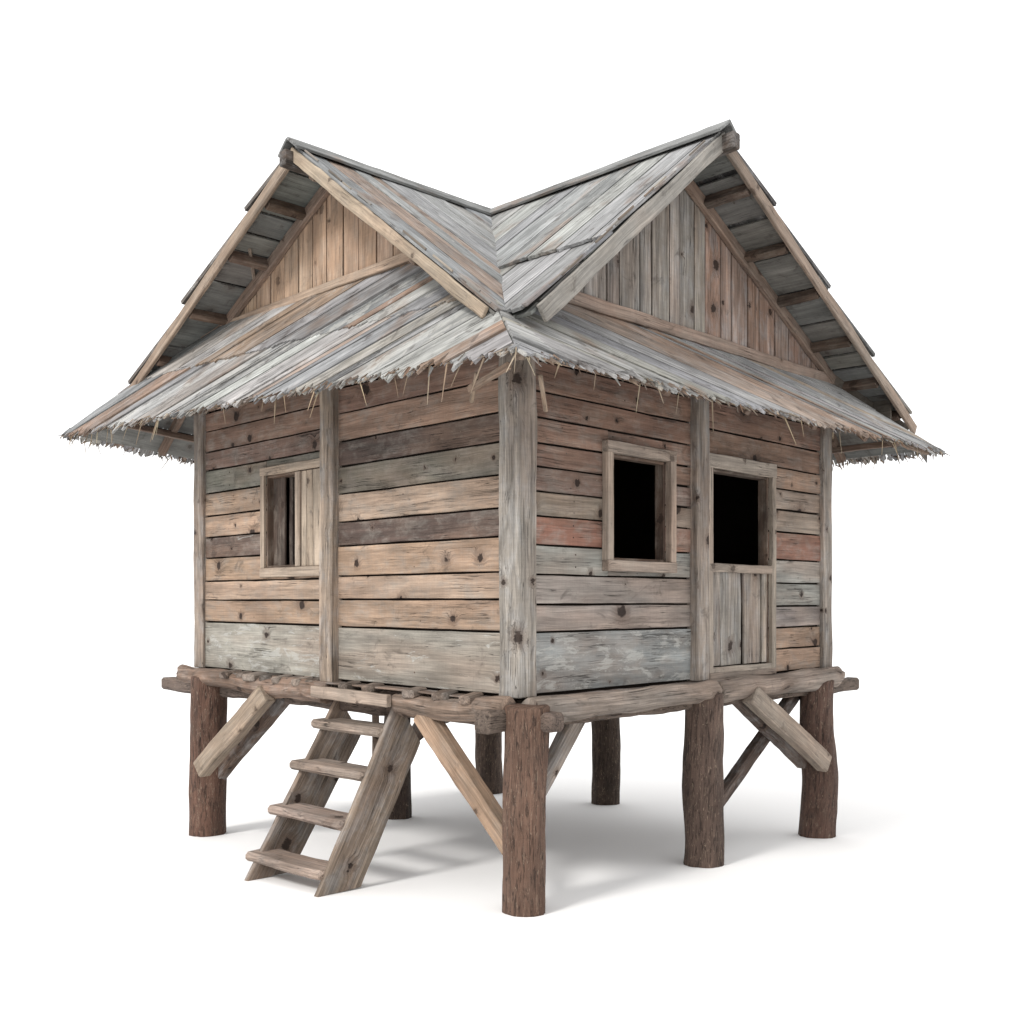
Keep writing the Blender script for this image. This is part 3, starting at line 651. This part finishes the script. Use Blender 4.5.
# ------------------------------------------------------------------ platform
def logpart(p,q,r0,r1,tint,name,mat=M_beam,parent=None,label=None,**k):
    m=MB(); m.log(p,q,r0,r1,tint,.25,**k); return m.build(name,mat,parent or house,smooth=True,label=label)
zb=1.335
logpart(P(4.53,-.10,zb+.01),P(2.06,-.10,zb-.01),.080,.092,(.25,.165,.12),'platform_beam',rough=.013,sq=.04,bend=.05)
logpart(P(1.16,-.10,zb-.02),P(-.02,-.10,zb),.092,.085,(.28,.20,.15),'platform_beam',rough=.013,sq=.04,bend=.03)
logpart(P(-.10,.0,zb),P(-.10,2.17,zb),.085,.095,(.30,.25,.21),'platform_beam',rough=.012,sq=.06,bend=.01)
logpart(P(-.10,2.20,zb-.005),P(-.10,4.30,zb+.01),.10,.09,(.31,.26,.22),'platform_beam',rough=.012,sq=.06,bend=.01)
logpart(P(A1+.02,.0,zb),P(A1+.02,B1,zb),.09,.09,BEAM,'platform_beam'); logpart(P(0,B1,zb),P(A1,B1,zb),.09,.09,BEAM,'platform_beam')
def sqlog(p,q,w,t,tint,name,**k):
    m=MB(); m.plank(p,q,up,w,t,tint,.15,ch=.022,jw=.008,jt=.006,seg=.1); return m.build(name,M_bark,house)
sqlog(P(.02,-.33,1.285),P(.02,4.88,1.235),.135,.15,(.20,.15,.12),'cross_log')
sqlog(P(-.33,.04,1.28),P(5.15,.04,1.22),.135,.15,(.19,.14,.115),'cross_log')
for a in (1.3,2.1,3.0,3.8): sqlog(P(a,.02,1.30),P(a,B1,1.30),.11,.10,(.14,.10,.08),'joist')
# joist ends resting on the left beam
for a,t,wj in ((3.62,.20,.13),(3.42,.11,.10),(3.20,.26,.15),(2.98,.09,.16),(2.76,.27,.10),(2.60,.10,.09),(2.45,.30,.11),(2.30,.13,.10),(1.78,.2,.1),(1.5,.14,.12),(.98,.24,.12),(.66,.10,.14),(.36,.18,.1)):
    m=MB(); pr=-.205 if t>.15 else -.165
    m.plank(P(a,-.02,1.412),P(a-.03,pr+R.uniform(0,.015),1.395),(0,1,0),wj,.062,(t,t*.82,t*.68),.2,ch=.014,jw=.006); m.build('joist_end',M_beam,house)
stick(P(4.4,-.06,1.41),P(.1,-.06,1.41),.14,.014,(.2,.15,.12),house,'floor_edge_board',M_post,wd=(1,0,0))
stick(P(-.06,.1,1.41),P(-.06,4.2,1.41),.14,.014,(.22,.17,.14),house,'floor_edge_board',M_post,wd=(0,1,0))

# stilts
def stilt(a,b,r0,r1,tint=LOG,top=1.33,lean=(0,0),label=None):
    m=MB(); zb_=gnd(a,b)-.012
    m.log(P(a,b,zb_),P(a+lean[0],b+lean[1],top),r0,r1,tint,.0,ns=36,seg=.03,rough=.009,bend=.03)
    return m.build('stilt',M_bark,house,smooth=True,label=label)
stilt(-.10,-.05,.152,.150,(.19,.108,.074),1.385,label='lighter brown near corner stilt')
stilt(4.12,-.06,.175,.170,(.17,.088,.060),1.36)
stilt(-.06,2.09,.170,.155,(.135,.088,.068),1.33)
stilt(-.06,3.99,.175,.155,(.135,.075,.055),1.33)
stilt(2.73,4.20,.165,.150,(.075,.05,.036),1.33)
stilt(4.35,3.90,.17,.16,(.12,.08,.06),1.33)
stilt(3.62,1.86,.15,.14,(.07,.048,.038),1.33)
# braces
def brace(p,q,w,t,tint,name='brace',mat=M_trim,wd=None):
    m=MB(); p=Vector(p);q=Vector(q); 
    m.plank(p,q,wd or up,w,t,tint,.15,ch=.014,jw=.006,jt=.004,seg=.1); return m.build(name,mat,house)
brace(P(3.84,-.28,.52),P(2.88,-.17,1.28),.17,.13,(.37,.285,.21))
brace(P(4.1,.0,.36),P(2.86,.0,1.26),.14,.11,(.15,.10,.075),mat=M_post)
brace(P(-.02,-.06,.42),P(.88,-.10,1.26),.145,.13,(.40,.27,.18))
brace(P(.02,.03,.56),P(.03,.66,1.27),.12,.11,(.34,.28,.235),mat=M_post)
brace(P(-.22,3.83,.57),P(-.15,2.66,1.29),.17,.12,(.36,.29,.23))
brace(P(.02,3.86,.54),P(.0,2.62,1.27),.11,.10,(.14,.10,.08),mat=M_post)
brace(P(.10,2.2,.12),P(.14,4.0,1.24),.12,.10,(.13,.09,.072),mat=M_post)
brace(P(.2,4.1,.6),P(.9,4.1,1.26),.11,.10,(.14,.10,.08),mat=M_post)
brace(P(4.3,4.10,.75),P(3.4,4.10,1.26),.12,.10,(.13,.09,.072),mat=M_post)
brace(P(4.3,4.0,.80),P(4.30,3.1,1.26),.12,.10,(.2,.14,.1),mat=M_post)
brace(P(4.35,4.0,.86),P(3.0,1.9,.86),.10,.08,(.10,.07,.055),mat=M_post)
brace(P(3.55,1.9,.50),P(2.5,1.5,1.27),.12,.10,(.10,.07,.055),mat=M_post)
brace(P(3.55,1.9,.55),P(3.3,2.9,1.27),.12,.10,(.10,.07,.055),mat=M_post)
m=MB(); m.log(P(2.16,.45,.62),P(2.15,.44,1.36),.035,.03,(.28,.20,.15),.0,ns=12,rough=.003); m.build('prop_pole',M_beam,house,smooth=True)

# ------------------------------------------------------------------ the stair (leans on the platform, a thing of its own)
stair=bpy.data.objects.new('wooden_stair',None); col.objects.link(stair); stair.location=(HX,HY,0); stair.rotation_euler=(0,0,math.radians(45))
stair['label']='short open wooden stair with four rounded treads leaning against the platform'; stair['category']='stair'
def stringer(a,bb,bt,zt,tint):
    m=MB(); zg=gnd(a,bb)-.0; W=.335; t=.05
    # side profile in (b,z): foot cut level with the ground, head cut plumb
    d=Vector((bt-bb,zt-zg)).normalized(); nrm=Vector((d.y,-d.x))     # towards the house
    hor=W/d.y
    prof=[(bb,zg),(bb+hor,zg),(bt+ .18, zt-.32+.02),(bt+.03,zt+.0),(bt,zt)]
    n=16; V=[];G=[];r=Vector((R.random()*50,R.random()*50,0))
    # build as strips along the length so that the edges waver
    left=[];right=[]
    for i in range(n+1):
        k=i/n
        lp=Vector((bb,zg)).lerp(Vector((bt,zt)),k); rp=Vector((bb+hor,zg)).lerp(Vector((bt+.22,zt-.34)),k)
        j=noise.noise(Vector((k*6,a,0)))*.006; j2=noise.noise(Vector((k*6,a,9)))*.008
        left.append(lp+Vector((j,0)) if 0<i<n else lp); right.append(rp+Vector((j2,0)) if 0<i<n else rp)
    c=.006
    rings=[]
    for i in range(n+1):
        l,rr_=left[i],right[i]; u=(rr_-l).normalized()
        sec=[(l+u*c,-t/2),(l,-t/2+c),(l,t/2-c),(l+u*c,t/2),(rr_-u*c,t/2),(rr_,t/2-c),(rr_,-t/2+c),(rr_-u*c,-t/2)]
        for (q,o) in sec:
            V.append(P(a+o,q.x,q.y)); x=q.x*d.x+q.y*d.y; y=q.x*nrm.x+q.y*nrm.y; G.append((x+r.x,y+r.y,o+1))
    F=[]
    for i in range(n):
        for j in range(8): F.append((i*8+j,(i+1)*8+j,(i+1)*8+(j+1)%8,i*8+(j+1)%8))
    F.append(tuple(range(8))); F.append(tuple(n*8+j for j in range(7,-1,-1)))
    m.add(V,F,[tint]*len(V),G,[.35]*len(V)); return m.build('stringer',M_post,stair)
stringer(1.22,-.80,-.075,1.325,(.275,.215,.165)); stringer(2.03,-.88,-.04,1.30,(.26,.20,.155))
for i,(k,t) in enumerate(((.115,(.36,.28,.225)),(.36,(.36,.28,.225)),(.605,(.35,.285,.235)),(.835,(.34,.275,.225)))):
    bR=-.80+(.725)*k; bL=-.88+(.84)*k; z=gnd(1.5,-.6)+(1.31-gnd(1.5,-.6))*k
    m=MB(); m.plank(P(1.235,bR+.085,z),P(2.12,bL+.055,z+.0),(1,0,0),.26,.072,vary(t,.06),.15,ch=.024,jw=.010,jt=.004,seg=.06); m.build('tread',M_beam,stair)
m=MB(); m.plank(P(1.13,-.215,1.335),P(2.14,-.205,1.345),up,.10,.05,(.40,.31,.245),.15,ch=.008,jw=.004); m.build('top_rail',M_trim,stair)
m=MB(); m.plank(P(1.18,-.10,1.335),P(2.08,-.10,1.335),(1,0,0),.16,.04,(.20,.15,.12),.1,ch=.008,jw=.004); m.build('top_tread',M_beam,stair)

# ------------------------------------------------------------------ light
wd=bpy.data.worlds.new('World'); scn.world=wd; wd.use_nodes=True
bg=wd.node_tree.nodes['Background']; bg.inputs[0].default_value=(1.0,1.0,1.0,1); bg.inputs[1].default_value=WORLD
def area(name,loc,target,size,power,color):
    l=bpy.data.lights.new(name,'AREA'); l.shape='DISK'; l.size=size; l.energy=power; l.color=color
    o=bpy.data.objects.new(name,l); col.objects.link(o); o.location=loc
    o.rotation_euler=(Vector(target)-Vector(loc)).to_track_quat('-Z','Y').to_euler(); return o
area('key_lamp',(-32,-29,42),(0,9,2),13,30000*KEY,(1,.975,.94))

# ------------------------------------------------------------------ camera
cd=bpy.data.cameras.new('camera'); cam=bpy.data.objects.new('camera',cd); col.objects.link(cam); scn.camera=cam
cam.location=(0,0,CZ); cam.rotation_euler=(math.radians(90),0,0)
cd.sensor_width=36; cd.lens=36*1015/1024; cd.shift_y=(600-512)/1024; cd.clip_end=500
vs=scn.view_settings; vs.view_transform='Standard'; vs.look='None'; vs.exposure=0; vs.gamma=1; vs.use_curve_mapping=False
